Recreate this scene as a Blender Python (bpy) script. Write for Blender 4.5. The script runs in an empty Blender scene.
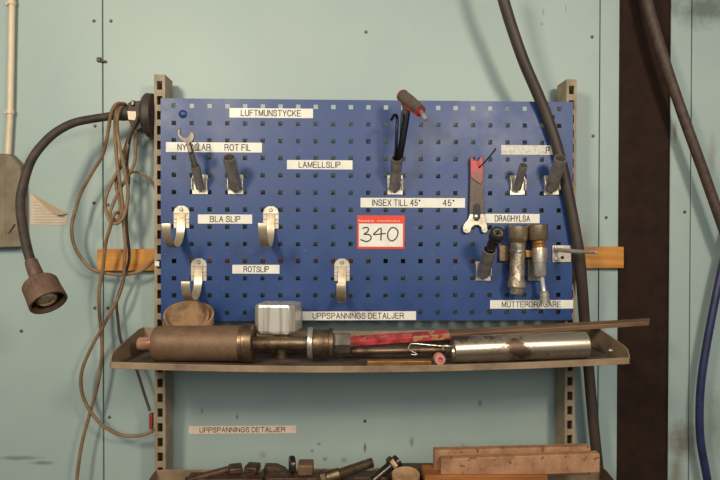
import bpy, bmesh, math, random
from mathutils import Vector, Matrix
random.seed(7)
V = Vector
S = bpy.context.scene
COL = S.collection

# ------------------------------------------------------------------ camera
F = 560.0
CAM = V((-0.05327, -1.2154, 1.5 - 0.05394)); YAW, PIT, ROL = 0.02911, 0.00946, 0.0019
c_, s_ = math.cos(YAW), math.sin(YAW)
_r = V((c_, -s_, 0)); _f = V((s_, c_, 0)); _u = V((0, 0, 1))
c_, s_ = math.cos(PIT), math.sin(PIT)
_f2 = c_*_f - s_*_u; _u2 = c_*_u + s_*_f
c_, s_ = math.cos(ROL), math.sin(ROL)
_r3 = c_*_r + s_*_u2; _u3 = c_*_u2 - s_*_r
cam = bpy.data.objects.new('camera', bpy.data.cameras.new('camera'))
COL.objects.link(cam)
cam.matrix_world = Matrix(((_r3.x, _u3.x, -_f2.x, CAM.x), (_r3.y, _u3.y, -_f2.y, CAM.y), (_r3.z, _u3.z, -_f2.z, CAM.z), (0, 0, 0, 1)))
cam.data.sensor_width = 36; cam.data.lens = F*36/720; cam.data.clip_start = 0.02
S.camera = cam

def P(px, py, y):
    """world point on the vertical plane Y=y seen at photo position (px,py)"""
    d = _f2 + _r3*((px-360)/F) + _u3*((240-py)/F)
    return CAM + d*((y-CAM.y)/d.y)
def SC(y): return F/(y-CAM.y)           # pixels per metre at that plane

# ------------------------------------------------------------------ world, lamps, exposure
w = bpy.data.worlds.new('world'); S.world = w; w.use_nodes = True
w.node_tree.nodes['Background'].inputs[0].default_value = (0.80, 0.90, 0.92, 1)
w.node_tree.nodes['Background'].inputs[1].default_value = 0.20
def area(name, loc, target, sx, sy, power, col):
    l = bpy.data.lights.new(name, 'AREA'); l.shape = 'RECTANGLE'; l.size = sx; l.size_y = sy; l.energy = power; l.color = col
    o = bpy.data.objects.new(name, l); COL.objects.link(o); o.location = loc
    o.rotation_euler = (V(target)-V(loc)).to_track_quat('-Z', 'Y').to_euler(); return o
area('lamp_left', (-0.85, -1.45, 2.15), (-0.2, 0, 1.50), 0.24, 0.36, 19, (1.0, 0.86, 0.64))
area('lamp_right', (0.66, -1.45, 1.96), (0.20, 0, 1.50), 0.20, 0.20, 12, (1.0, 0.86, 0.68))
area('room_fill_light', (0.0, -3.0, 2.2), (0, 0, 1.2), 2.2, 0.8, 24, (1.0, 0.94, 0.86))  # added soft fill from behind the camera, brightens the wall under the shelf
S.view_settings.view_transform = 'Standard'; S.view_settings.look = 'None'
S.view_settings.exposure = -0.08; S.view_settings.gamma = 1.0; S.view_settings.use_curve_mapping = False

# ------------------------------------------------------------------ materials
def lin(h):
    if isinstance(h, str): h = [int(h[i:i+2], 16)/255 for i in (0, 2, 4)]
    else: h = [c/255 for c in h]
    return tuple((c/12.92 if c <= .04045 else ((c+.055)/1.055)**2.4) for c in h) + (1,)
def mat(name, a, b=None, rough=.5, metal=0., scale=30., mix=(.4, .65), bump=0., bscale=200., spec=.5, stretch=None, speck=None, rvar=0.):
    m = bpy.data.materials.new(name); m.use_nodes = True; nt = m.node_tree; N = nt.nodes; L = nt.links
    bs = N['Principled BSDF']; bs.inputs['Roughness'].default_value = rough; bs.inputs['Metallic'].default_value = metal
    bs.inputs['Specular IOR Level'].default_value = spec
    bs.inputs['Base Color'].default_value = lin(a)
    tc = N.new('ShaderNodeTexCoord'); mp = N.new('ShaderNodeMapping'); L.new(tc.outputs['Object'], mp.inputs[0])
    if stretch: mp.inputs['Scale'].default_value = stretch
    out = None
    if b:
        n = N.new('ShaderNodeTexNoise'); n.inputs['Scale'].default_value = scale; n.inputs['Detail'].default_value = 6
        n.inputs['Roughness'].default_value = .65
        L.new(mp.outputs[0], n.inputs[0])
        r = N.new('ShaderNodeMapRange'); r.inputs[1].default_value = mix[0]; r.inputs[2].default_value = mix[1]
        L.new(n.outputs[0], r.inputs[0])
        x = N.new('ShaderNodeMix'); x.data_type = 'RGBA'; x.inputs[6].default_value = lin(a); x.inputs[7].default_value = lin(b)
        L.new(r.outputs[0], x.inputs[0]); out = x.outputs[2]
        if rvar:
            q = N.new('ShaderNodeMapRange'); q.inputs[3].default_value = rough; q.inputs[4].default_value = rough+rvar
            L.new(r.outputs[0], q.inputs[0]); L.new(q.outputs[0], bs.inputs['Roughness'])
    if speck:
        sc, thr, colr = speck
        n2 = N.new('ShaderNodeTexNoise'); n2.inputs['Scale'].default_value = sc; n2.inputs['Detail'].default_value = 2
        L.new(tc.outputs['Object'], n2.inputs[0])
        r2 = N.new('ShaderNodeMapRange'); r2.inputs[1].default_value = thr; r2.inputs[2].default_value = thr+.03
        L.new(n2.outputs[0], r2.inputs[0])
        x2 = N.new('ShaderNodeMix'); x2.data_type = 'RGBA'; x2.inputs[7].default_value = lin(colr)
        if out: L.new(out, x2.inputs[6])
        else: x2.inputs[6].default_value = lin(a)
        L.new(r2.outputs[0], x2.inputs[0]); out = x2.outputs[2]
    if out: L.new(out, bs.inputs['Base Color'])
    if bump:
        n3 = N.new('ShaderNodeTexNoise'); n3.inputs['Scale'].default_value = bscale; n3.inputs['Detail'].default_value = 3
        L.new(mp.outputs[0], n3.inputs[0])
        bp = N.new('ShaderNodeBump'); bp.inputs['Strength'].default_value = bump; bp.inputs['Distance'].default_value = .002
        L.new(n3.outputs[0], bp.inputs['Height']); L.new(bp.outputs[0], bs.inputs['Normal'])
    m['out'] = 1
    return m

def wall_mat():
    """pale blue-green paint with soft patches and a few grimy stains at fixed places, plus a shadow painted in the top right corner"""
    m = mat('wall_paint', (153, 173, 172), (165, 182, 177), rough=.42, scale=3., mix=(.3, .7), bump=.12, bscale=350, rvar=.12)
    nt = m.node_tree; N = nt.nodes; L = nt.links; bs = N['Principled BSDF']
    src = bs.inputs['Base Color'].links[0].from_socket
    tc = N.new('ShaderNodeTexCoord')
    nz = N.new('ShaderNodeTexNoise'); nz.inputs['Scale'].default_value = 14; nz.inputs['Detail'].default_value = 7; nz.inputs['Roughness'].default_value = .7
    L.new(tc.outputs['Object'], nz.inputs[0])
    # (pixel x, y, radius x, radius z, colour, strength)
    for px, py, rx, rz, colr, st in ((682, 442, .045, .05, (95, 80, 60), .75), (705, 8, .11, .06, (84, 88, 84), .8), (676, 470, .02, .06, (100, 85, 62), .6),  # the wide grey patch at top right is a corner shadow put into the colour
                                     (20, 458, .05, .006, (90, 90, 84), .6), (42, 463, .03, .005, (90, 90, 84), .6),
                                     (713, 420, .03, .10, (110, 112, 104), .55), (675, 132, .006, .03, (120, 95, 70), .6), (712, 155, .01, .06, (120, 110, 95), .4),
                                     (585, 240, .02, .05, (125, 120, 100), .5), (365, 448, .004, .012, (80, 75, 66), .9), (412, 442, .006, .014, (110, 112, 96), .8),
                                     (312, 451, .006, .005, (110, 112, 96), .8), (319, 444, .006, .005, (110, 112, 96), .8), (263, 455, .012, .012, (125, 128, 112), .6),
                                     (344, 460, .008, .006, (120, 122, 106), .6), (325, 459, .006, .006, (110, 112, 96), .7), (463, 446, .006, .006, (110, 112, 96), .6),
                                     (480, 403, .006, .01, (95, 100, 92), .7), (202, 411, .003, .009, (70, 75, 70), .7), (237, 417, .003, .006, (60, 65, 60), .7),
                                     (543, 12, .004, .012, (120, 112, 95), .6), (542, 24, .004, .006, (120, 112, 95), .6), (566, 8, .003, .012, (110, 110, 100), .5)):
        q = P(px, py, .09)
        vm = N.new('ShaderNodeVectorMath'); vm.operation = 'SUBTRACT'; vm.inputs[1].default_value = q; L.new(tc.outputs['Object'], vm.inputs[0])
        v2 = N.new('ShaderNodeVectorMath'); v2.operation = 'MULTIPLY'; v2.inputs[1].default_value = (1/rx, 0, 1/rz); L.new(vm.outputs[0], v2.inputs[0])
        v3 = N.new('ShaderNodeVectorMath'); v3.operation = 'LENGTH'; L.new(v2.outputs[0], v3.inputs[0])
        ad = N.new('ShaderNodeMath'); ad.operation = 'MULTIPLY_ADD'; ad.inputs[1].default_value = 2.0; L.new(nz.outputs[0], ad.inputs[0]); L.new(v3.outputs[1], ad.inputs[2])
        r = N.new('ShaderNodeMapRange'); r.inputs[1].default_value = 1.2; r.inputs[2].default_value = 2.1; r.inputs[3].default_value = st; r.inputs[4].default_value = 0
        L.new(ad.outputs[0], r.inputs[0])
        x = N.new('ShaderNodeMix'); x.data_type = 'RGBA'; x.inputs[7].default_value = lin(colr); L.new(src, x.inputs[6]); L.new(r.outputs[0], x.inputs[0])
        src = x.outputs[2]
    L.new(src, bs.inputs['Base Color'])
    return m
M = dict(
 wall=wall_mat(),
 column=mat('column_paint', (46, 30, 22), (35, 23, 17), rough=.8, spec=.2, scale=25, bump=.25, bscale=120),
 groove=mat('groove', (60, 66, 62), rough=.9),
 floor=mat('floor_concrete', (110, 108, 100), (84, 82, 76), rough=.8, scale=6, bump=.2),
 board=mat('board_paint', (17, 56, 116), (25, 64, 124), rough=.40, scale=9, bump=.12, bscale=300, speck=(120, .70, (70, 94, 142)), rvar=.10, spec=.6),
 upright=mat('upright_paint', (158, 142, 118), (126, 110, 90), rough=.55, scale=22, bump=.1),
 shelf=mat('shelf_paint', (148, 126, 102), (98, 80, 64), rough=.55, scale=12, mix=(.4, .7), bump=.15),
 shelf_floor=mat('shelf_grime', (96, 84, 74), (60, 50, 43), rough=.7, scale=16, bump=.3),
 label=mat('label_tape', (232, 230, 222), (218, 215, 205), rough=.4, scale=30, spec=.4),
 label_worn=mat('label_tape_worn', (205, 203, 196), (172, 168, 162), rough=.5, scale=130, mix=(.5, .62)),
 label_tan=mat('label_tape_aged', (236, 214, 196), (224, 200, 180), rough=.5, scale=40),
 ink=mat('black_ink', (40, 40, 44), rough=.6),
 ink_faint=mat('faded_ink', (150, 148, 146), rough=.6),
 marker=mat('marker_ink', (38, 30, 40), rough=.5),
 red_print=mat('red_print', (216, 60, 34), rough=.4),
 white_print=mat('white_print', (240, 225, 215), rough=.5),
 steel=mat('bright_steel', (214, 208, 198), (166, 156, 142), rough=.26, metal=.75, scale=60, bump=.06, rvar=.15),
 darktube=mat('grey_tool_steel', (112, 106, 98), (84, 78, 72), rough=.4, metal=.5, scale=40),
 darktool=mat('dark_oily_tool', (98, 74, 58), (60, 44, 35), rough=.45, metal=.4, scale=50, bump=.2),
 zinc=mat('zinc_plate', (222, 216, 202), (186, 176, 158), rough=.34, metal=.6, scale=50, bump=.06, rvar=.15),
 chrome=mat('polished_chrome', (244, 240, 230), (186, 176, 160), rough=.25, metal=.6, scale=60, mix=(.45, .55), stretch=(1, 1, .05), rvar=.15),  # vertical streaks in the colour imitate highlights on the metal
 oldsteel=mat('oily_steel', (140, 120, 98), (86, 68, 52), rough=.36, metal=.85, scale=40, bump=.15, rvar=.2),
 roundbar=mat('stained_round_bar', (206, 190, 168), (104, 86, 72), rough=.28, metal=.9, scale=15, mix=(.52, .60), stretch=(1, 1, 1), rvar=.25),
 tube=mat('tube_steel', (176, 170, 162), (132, 126, 118), rough=.30, metal=.7, scale=40, rvar=.2),
 hook=mat('hook_strap', (206, 192, 168), (168, 150, 124), rough=.36, metal=.7, scale=35, rvar=.2),
 blacksteel=mat('black_steel', (58, 53, 50), (78, 70, 64), rough=.28, metal=.6, scale=40),
 impact=mat('worn_impact_steel', (186, 174, 158), (120, 108, 94), rough=.34, metal=.7, scale=90, bump=.5, bscale=240, rvar=.2),
 impacttop=mat('bronzed_socket_steel', (186, 164, 134), (110, 92, 74), rough=.24, metal=.85, scale=30, rvar=.2),
 brass=mat('brass', (196, 148, 84), (150, 108, 58), rough=.35, metal=.8, scale=60),
 copper=mat('copper_stub', (222, 168, 144), (190, 136, 112), rough=.25, metal=.6, scale=50),
 rust=mat('rust_brown', (120, 94, 72), (104, 80, 60), rough=.55, metal=.2, scale=40, bump=.2, speck=(190, .72, (170, 146, 118))),
 leather=mat('tan_fibre', (156, 122, 90), (96, 72, 54), rough=.7, scale=22, mix=(.42, .68), bump=.4),
 redpaint=mat('worn_red_paint', (190, 66, 72), (136, 40, 44), rough=.5, scale=40, mix=(.45, .6), speck=(60, .60, (170, 128, 88))),
 redgrip=mat('red_grip', (180, 44, 50), (130, 36, 38), rough=.45, scale=60),
 bar=mat('brown_flat_bar', (142, 112, 86), (104, 78, 58), rough=.5, metal=.4, scale=40, stretch=(.2, 1, 1), bump=.2),
 pink=mat('pink_rubber', (206, 140, 128), (186, 116, 104), rough=.55, scale=60),
 wood=mat('orange_plank', (204, 142, 62), (176, 112, 44), rough=.55, scale=22, stretch=(.25, 1, 2.5), bump=.15),
 darkwood=mat('orange_timber', (170, 104, 50), (110, 66, 36), rough=.6, scale=18, stretch=(.3, 1, 2)),
 block=mat('beige_fibre_block', (176, 132, 100), (142, 102, 74), rough=.75, scale=35, bump=.2, speck=(90, .66, (110, 76, 54))),
 woodtan=mat('turned_wood', (188, 152, 116), (160, 122, 88), rough=.7, scale=30),
 hose=mat('black_hose', (50, 42, 37), (66, 54, 47), rough=.55, scale=30, stretch=(1, 1, .3), bump=.1),
 hosebrown=mat('brown_hose', (78, 60, 50), (56, 43, 36), rough=.6, scale=60, bump=.15),
 blue=mat('blue_hose', (44, 50, 92), (36, 38, 74), rough=.4, scale=30),
 cable=mat('tan_cable', (140, 114, 84), (108, 84, 60), rough=.6, scale=25),
 blackcord=mat('black_cord', (60, 52, 46), rough=.6),
 rubber=mat('dusty_rubber', (66, 54, 46), (44, 36, 32), rough=.6, scale=40, bump=.15),
 lampbrown=mat('dusty_brown_plastic', (104, 78, 62), (82, 60, 48), rough=.6, scale=40, bump=.15),
 bulb=mat('bulb_glass', (216, 190, 160), rough=.12, metal=.9),
 reflector=mat('bronze_reflector', (120, 92, 66), (90, 66, 46), rough=.25, metal=.95, scale=30),
 conduit=mat('cream_conduit', (222, 204, 178), (206, 186, 160), rough=.45, scale=20),
 box=mat('grey_brown_box', (134, 124, 104), (112, 98, 80), rough=.6, scale=14, bump=.15),
 paper=mat('aged_paper', (204, 190, 172), (188, 174, 156), rough=.8, scale=30),
 paperline=mat('faint_print', (172, 160, 146), rough=.8),
 paperback=mat('paper_back', (170, 150, 122), rough=.8),
 hexblack=mat('black_oxide', (30, 30, 34), rough=.35, metal=.5),
 gripgrey=mat('grey_brown_grip', (96, 80, 68), (76, 62, 52), rough=.5, scale=60),
 tagred=mat('red_plug', (140, 44, 34), rough=.5),
 dark=mat('dark_hollow', (24, 20, 18), rough=.8),
)

# ------------------------------------------------------------------ mesh helpers
class MB:
    def __init__(s): s.v = []; s.f = []
    def add(s, vs, fs):
        n = len(s.v); s.v += [tuple(v) for v in vs]; s.f += [tuple(i+n for i in f) for f in fs]; return s
    def box(s, c, d, R=None):
        c = V(c); d = V(d)/2; vs = []
        for x in (-1, 1):
            for y in (-1, 1):
                for z in (-1, 1):
                    q = V((x*d.x, y*d.y, z*d.z)); vs.append(c+(R@q if R else q))
        return s.add(vs, [(0, 1, 3, 2), (4, 6, 7, 5), (0, 4, 5, 1), (2, 3, 7, 6), (0, 2, 6, 4), (1, 5, 7, 3)])
    def bb(s, a, b):
        a = V(a); b = V(b); return s.box((a+b)/2, (abs(b.x-a.x), abs(b.y-a.y), abs(b.z-a.z)))
    def lathe(s, p0, axis, prof, n=28, closed=False, ell=1.0):
        """profile of (distance along axis, radius)"""
        a = V(axis).normalized(); u = a.orthogonal().normalized()
        if abs(a.z) < .95: u = a.cross(V((0, 0, 1))).normalized()
        v = a.cross(u); vs = []
        for t, r in prof:
            for k in range(n):
                an = 2*math.pi*k/n; vs.append(V(p0)+a*t+(u*math.cos(an)+v*math.sin(an)*ell)*max(r, 1e-5))
        fs = []
        m = len(prof)
        for i in range(m-1+(1 if closed else 0)):
            j = (i+1) % m
            for k in range(n):
                k2 = (k+1) % n; fs.append((i*n+k, i*n+k2, j*n+k2, j*n+k))
        if not closed:
            fs.append(tuple(range(n-1, -1, -1))); fs.append(tuple((m-1)*n+k for k in range(n)))
        return s.add(vs, fs)
    def cyl(s, a, b, r, r2=None, n=20):
        a = V(a); b = V(b); return s.lathe(a, b-a, [(0, r), ((b-a).length, r if r2 is None else r2)], n)
    def pipe(s, a, b, ro, ri, n=24):
        a = V(a); b = V(b); L = (b-a).length
        return s.lathe(a, b-a, [(0, ri), (0, ro), (L, ro), (L, ri)], n, closed=True)
    def cup(s, a, b, ro, ri, depth, n=24):
        """a rod whose far end is hollow"""
        a = V(a); b = V(b); L = (b-a).length
        return s.lathe(a, b-a, [(0, 0.0001), (0, ro), (L, ro), (L, ri), (L-depth, ri), (L-depth, .0001)], n)
    def prism(s, pts, ext):
        """planar polygon (3D points) extruded by vector ext"""
        n = len(pts); e = V(ext); vs = [V(p) for p in pts]+[V(p)+e for p in pts]
        return s.add(vs, [tuple(range(n-1, -1, -1)), tuple(range(n, 2*n))]+[(i, (i+1) % n, n+(i+1) % n, n+i) for i in range(n)])
    def tube(s, pts, r, n=12, sub=8, smooth=True):
        pts = [V(p) for p in pts]; rs = r if isinstance(r, (list, tuple)) else [r]*len(pts)
        Q = []; RR = []
        if smooth and len(pts) > 2:
            for i in range(len(pts)-1):
                a = pts[max(i-1, 0)]; b = pts[i]; c = pts[i+1]; d = pts[min(i+2, len(pts)-1)]
                for k in range(sub):
                    t = k/sub
                    Q.append(.5*((2*b)+(c-a)*t+(2*a-5*b+4*c-d)*t*t+(3*b-a-3*c+d)*t**3)); RR.append(rs[i]*(1-t)+rs[i+1]*t)
            Q.append(pts[-1]); RR.append(rs[-1])
        else: Q = pts; RR = rs
        vs = []; u = None
        for i, q in enumerate(Q):
            t = (Q[min(i+1, len(Q)-1)]-Q[max(i-1, 0)]).normalized()
            if u is None: u = t.orthogonal().normalized()
            u = (u-t*u.dot(t)).normalized(); v = t.cross(u)
            for k in range(n):
                an = 2*math.pi*k/n; vs.append(q+(u*math.cos(an)+v*math.sin(an))*RR[i])
        m = len(Q); fs = [(i*n+k, i*n+(k+1) % n, (i+1)*n+(k+1) % n, (i+1)*n+k) for i in range(m-1) for k in range(n)]
        fs += [tuple(range(n-1, -1, -1)), tuple((m-1)*n+k for k in range(n))]
        return s.add(vs, fs)
    def strap(s, pts, wdir, wid, th):
        """flat band following pts, wid along wdir, thickness th"""
        pts = [V(p) for p in pts]; wd = V(wdir).normalized(); vs = []
        for i, q in enumerate(pts):
            t = (pts[min(i+1, len(pts)-1)]-pts[max(i-1, 0)]).normalized(); nn = t.cross(wd).normalized()
            for a, b in ((-1, -1), (1, -1), (1, 1), (-1, 1)): vs.append(q+wd*a*wid/2+nn*b*th/2)
        m = len(pts); fs = [(i*4+k, i*4+(k+1) % 4, i*4+4+(k+1) % 4, i*4+4+k) for i in range(m-1) for k in range(4)]
        fs += [(3, 2, 1, 0), tuple((m-1)*4+k for k in range(4))]
        return s.add(vs, fs)
    def build(s, name, m, parent=None, bevel=0, seg=2, angle=35, origin=None, smooth=True):
        me = bpy.data.meshes.new(name)
        if parent is None and origin is None and s.v:
            xs, ys, zs = zip(*s.v); origin = V(((min(xs)+max(xs))/2, (min(ys)+max(ys))/2, min(zs)))
        o0 = V(origin) if (origin is not None and parent is None) else V((0, 0, 0))
        me.from_pydata([tuple(V(v)-o0) for v in s.v], [], s.f); me.validate()
        bm = bmesh.new(); bm.from_mesh(me); bmesh.ops.recalc_face_normals(bm, faces=bm.faces); bm.to_mesh(me); bm.free()
        me.materials.append(M[m] if isinstance(m, str) else m)
        if smooth:
            me.polygons.foreach_set('use_smooth', [True]*len(me.polygons)); me.set_sharp_from_angle(angle=math.radians(angle))
        o = bpy.data.objects.new(name, me); COL.objects.link(o); o.location = o0
        if parent is not None:
            o.parent = parent
            o.matrix_parent_inverse = wm(parent).inverted()
        if bevel:
            b = o.modifiers.new('bevel', 'BEVEL'); b.width = bevel; b.segments = seg; b.limit_method = 'ANGLE'; b.angle_limit = math.radians(40)
        return o
def wm(o):
    m = Matrix.Translation(o.location)
    if o.parent is not None: m = wm(o.parent) @ o.matrix_parent_inverse @ m
    return m
def tag(o, label=None, cat=None, group=None, kind=None):
    for k, v in (('label', label), ('category', cat), ('group', group), ('kind', kind)):
        if v: o[k] = v
    return o
def thing(name, label, cat, loc, group=None):
    o = bpy.data.objects.new(name, None); COL.objects.link(o); o.location = loc; o.empty_display_size = .02
    return tag(o, label, cat, group)

SF = {'A': ['0,0 .33,1 .66,0', '.12,.36 .54,.36'], 'B': ['0,0 0,1 .4,1 .56,.93 .6,.76 .54,.6 .4,.54 0,.54', '.4,.54 .6,.46 .66,.28 .6,.08 .42,0 0,0'],
 'C': ['.68,.74 .6,.92 .42,1 .24,1 .08,.86 0,.62 0,.38 .08,.14 .24,0 .42,0 .6,.08 .69,.3'], 'D': ['0,0 0,1 .36,1 .56,.9 .65,.68 .65,.32 .56,.1 .36,0 0,0'],
 'E': ['.58,1 0,1 0,0 .6,0', '0,.53 .52,.53'], 'F': ['.56,1 0,1 0,0', '0,.52 .48,.52'], 'G': ['.68,.74 .6,.92 .42,1 .24,1 .08,.86 0,.62 0,.38 .08,.14 .24,0 .42,0 .6,.08 .7,.24 .7,.48 .4,.48'],
 'H': ['0,0 0,1', '.62,0 .62,1', '0,.52 .62,.52'], 'I': ['0,0 0,1'], 'J': ['.42,1 .42,.24 .36,.06 .22,0 .08,.06 0,.24 0,.32'], 'K': ['0,0 0,1', '.6,1 0,.36', '.22,.56 .64,0'],
 'L': ['0,1 0,0 .52,0'], 'M': ['0,0 0,1 .37,.06 .74,1 .74,0'], 'N': ['0,0 0,1 .62,0 .62,1'], 'O': ['.36,1 .18,.95 .05,.8 0,.5 .05,.2 .18,.05 .36,0 .54,.05 .67,.2 .72,.5 .67,.8 .54,.95 .36,1'],
 'P': ['0,0 0,1 .42,1 .56,.93 .6,.74 .56,.55 .42,.48 0,.48'], 'R': ['0,0 0,1 .42,1 .57,.93 .61,.76 .57,.58 .42,.52 0,.52', '.4,.52 .55,.44 .6,.2 .66,0'],
 'S': ['.58,.74 .52,.92 .36,1 .22,1 .08,.92 .03,.76 .1,.6 .5,.46 .62,.28 .56,.08 .4,0 .2,0 .06,.08 0,.28'], 'T': ['.32,0 .32,1', '0,1 .64,1'], 'U': ['0,1 0,.3 .06,.08 .22,0 .4,0 .56,.08 .62,.3 .62,1'],
 'X': ['0,0 .6,1', '0,1 .6,0'], 'Y': ['0,1 .32,.46 .64,1', '.32,.46 .32,0'], '4': ['.42,0 .42,1 0,.32 .56,.32'], '5': ['.48,1 .1,1 .04,.52 .24,.64 .44,.56 .52,.34 .44,.1 .24,0 .06,.08 0,.22'],
 '°': ['.12,1 .02,.9 .12,.78 .22,.9 .12,1']}
def stroke_text(txt, x0, x1, zc, capz, y, m, parent):
    """printed sans-serif capitals from flat strokes, one thin mesh per word group"""
    pos = []; x = 0
    for ch in txt:
        if ch == ' ': x += .36; continue
        segs = [[tuple(map(float, q.split(','))) for q in st.split()] for st in SF[ch]]
        wd = max(p[0] for st in segs for p in st)
        pos.append((x, segs)); x += wd+.27
    tot = x-.27; sx = (x1-x0)/max(tot, .01); sx = sx if tot > .05 else .004
    mb = MB(); hw_ = .072*capz; ya, yb_ = y, y-.00012
    for x, segs in pos:
        for st in segs:
            pts = [V((x0+(x+p[0])*sx, 0, zc-capz/2+p[1]*capz)) for p in st]
            for a, b in zip(pts, pts[1:]):
                d = (b-a).normalized()*hw_; n = V((d.z, 0, -d.x)); a2, b2 = a-d*.9, b+d*.9
                q = [a2+n, b2+n, b2-n, a2-n]
                mb.add([V((p.x, ya, p.z)) for p in q]+[V((p.x, yb_, p.z)) for p in q], [(0, 1, 2, 3), (7, 6, 5, 4), (0, 4, 5, 1), (1, 5, 6, 2), (2, 6, 7, 3), (3, 7, 4, 0)])
    return mb.build('lettering', m, parent, smooth=False)

def lettering(txt, x0, x1, zc, capz, y, m, parent, name='lettering', tight=True):
    """sans-serif text as a thin mesh between x0 and x1 (world), capital height capz, facing -Y"""
    cu = bpy.data.curves.new(name, 'FONT'); cu.body = txt; cu.size = 1;  cu.resolution_u = 3
    t = bpy.data.objects.new(name, cu); COL.objects.link(t)
    bpy.context.view_layer.update()
    me = bpy.data.meshes.new_from_object(t.evaluated_get(bpy.context.evaluated_depsgraph_get()))
    bpy.data.objects.remove(t)
    xs = [v.co.x for v in me.vertices]; ys = [v.co.y for v in me.vertices]
    a, b = min(xs), max(xs); h = .729
    sx = (x1-x0)/(b-a); sz = capz/h
    for v in me.vertices: v.co = V((x0+(v.co.x-a)*sx, y, zc-capz/2+v.co.y*sz))
    bm = bmesh.new(); bm.from_mesh(me)
    g = bmesh.ops.extrude_face_region(bm, geom=bm.faces[:])
    for e in g['geom']:
        if isinstance(e, bmesh.types.BMVert): e.co.y -= .0001
    bmesh.ops.recalc_face_normals(bm, faces=bm.faces); bm.to_mesh(me); bm.free()
    me.materials.clear(); me.materials.append(M[m])
    o = bpy.data.objects.new(name, me); COL.objects.link(o); o.parent = parent; o.matrix_parent_inverse = wm(parent).inverted()
    return o

# ================================================================== SETTING
WY = .09
def wx(px, y=WY): return P(px, 240, y).x
# wall: separate sheets with seams, on a dark backing
seams = [-2.4, wx(103), wx(599), wx(690.5), 2.4]
mb = MB()
for i in range(4):
    mb.bb((seams[i]+.0012, WY, 0), (seams[i+1]-.0012, WY+.012, 2.9))
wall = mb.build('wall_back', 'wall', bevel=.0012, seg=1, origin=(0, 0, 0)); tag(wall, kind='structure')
bk = MB().bb((-2.4, WY+.012, 0), (2.4, WY+.05, 2.9)).build('backing', 'groove', wall)
for px, py in ((94, 21), (111, 21), (95, 126), (109.5, 126), (94, 203), (108, 205), (95, 308), (108, 308), (21.5, 331), (109.5, 417), (592, 37), (606, 217.5), (684.5, 212), (366, 32), (365, 421), (593, 136)):
    p = P(px, py, WY); q = P(px+.1, py, WY)
    MB().lathe(p+V((0, .0005, 0)), (0, -1, 0), [(0, .004), (.0018, .0036), (.003, .002), (.003, .0001)], 12).build('screw', 'darktube', wall)
p = P(101.5, 61, WY)
o = MB().box(p+V((-.004, -.003, .002)), (.009, .006, .010)).box(p+V((.006, -.003, -.002)), (.013, .005, .005)).build('latch', 'blacksteel', wall, bevel=.001)
fl = MB().bb((-2.4, -3.2, -.03), (2.4, WY+.05, 0)).build('floor', 'floor', origin=(0, 0, 0)); tag(fl, kind='structure')
# steel column set flush in the wall
cx0, cx1 = P(618.6, 240, WY-.003).x, P(669, 240, WY-.003).x
colm = MB().bb((cx0, WY-.0025, 0), (cx1, WY-.0003, 2.9)).bb((cx0, WY-.0025, 0), (cx0+.0035, WY-.0045, 2.9)).bb((cx1-.0035, WY-.0045, 0), (cx1, WY-.0025, 2.9)).build('steel_column', 'column')
tag(colm, 'wide dark brown steel column running up the wall right of the pegboard', 'column')

# ================================================================== UPRIGHTS
UY0, UY1 = .016, .070
def upright(px0, px1, pytop, label):
    x0, x1 = P(px0, 240, UY0).x, P(px1, 240, UY0).x
    if True:
        zt = P((px0+px1)/2, pytop, UY0).z
    t = .0018; mb = MB()
    # front face with a column of rectangular slots
    xm = (x0+x1)/2; sw = .0057; pitch = .0324; sh = .0095
    xs = [x0, xm-sw, xm+sw, x1]
    zz = []; z = zt-.0235
    while z > .1: zz.append(z); z -= pitch
    zs = [zt]
    for z in zz: zs += [z+sh, z-sh]
    zs.append(0.0)
    for i in range(len(zs)-1):
        for j in range(3):
            if j == 1 and i % 2 == 1: continue
            mb.bb((xs[j], UY0, zs[i]), (xs[j+1], UY0+t, zs[i+1]))
    mb.bb((x0, UY0+t, 0), (x0+t, UY1, zt)).bb((x1-t, UY0+t, 0), (x1, UY1, zt)).bb((x0+t, UY1-t, 0), (x1-t, UY1, zt))
    o = mb.build('shelf_upright', 'upright', origin=(xm, UY0, 0), smooth=False)
    tag(o, label, 'shelf upright', 'slotted shelf uprights'); return x0, x1, zt, o
uL = upright(154.3, 165.2, 74.5, 'beige slotted steel upright at the left edge of the blue pegboard, lamp mounted on it')
uR = upright(565.6, 575.9, 79.3, 'beige slotted steel upright at the right edge of the blue pegboard beside the black hose')
# small white clips / red plug at the left upright are added with the cables

# plank behind
pz0, pz1 = P(110, 270.8, .070).z, P(110, 249, .070).z
pl = MB().prism([P(97, 271, .0705), P(624, 268.2, .0705), P(624, 246.8, .0705), P(97, 249.2, .0705)], (0, .017, 0)).build('wooden_plank', 'wood', bevel=.0012)
tag(pl, 'narrow orange wooden plank running behind the blue pegboard on both sides', 'plank')

# ================================================================== PEGBOARD
PI = .038; KZ = .97527
bx0, bx1 = P(161.3, 240, 0).x, P(572, 240, 0).x
bz1, bz0 = 1.5+6*PI*KZ+.0145, 1.5-6*PI*KZ-.0175
mb = MB(); th = .0015; hs = .0048
xs = [bx0]
for i in range(23): xs += [(i-11)*PI-hs, (i-11)*PI+hs]
xs.append(bx1)
zs = [bz0]
for j in range(13): zs += [1.5+(j-6)*PI*KZ-hs, 1.5+(j-6)*PI*KZ+hs]
zs.append(bz1)
nx, nz = len(xs), len(zs)
vs = [(x, 0, z) for z in zs for x in xs]+[(x, th, z) for z in zs for x in xs]; off = nx*nz; fs = []
for j in range(nz-1):
    for i in range(nx-1):
        a, b, c, d = j*nx+i, j*nx+i+1, (j+1)*nx+i+1, (j+1)*nx+i
        if i % 2 == 1 and j % 2 == 1:
            for u, v in ((a, b), (b, c), (c, d), (d, a)): fs.append((u, v, v+off, u+off))
        else: fs += [(a, b, c, d), (a+off, d+off, c+off, b+off)]
mb.add(vs, fs)
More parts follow.
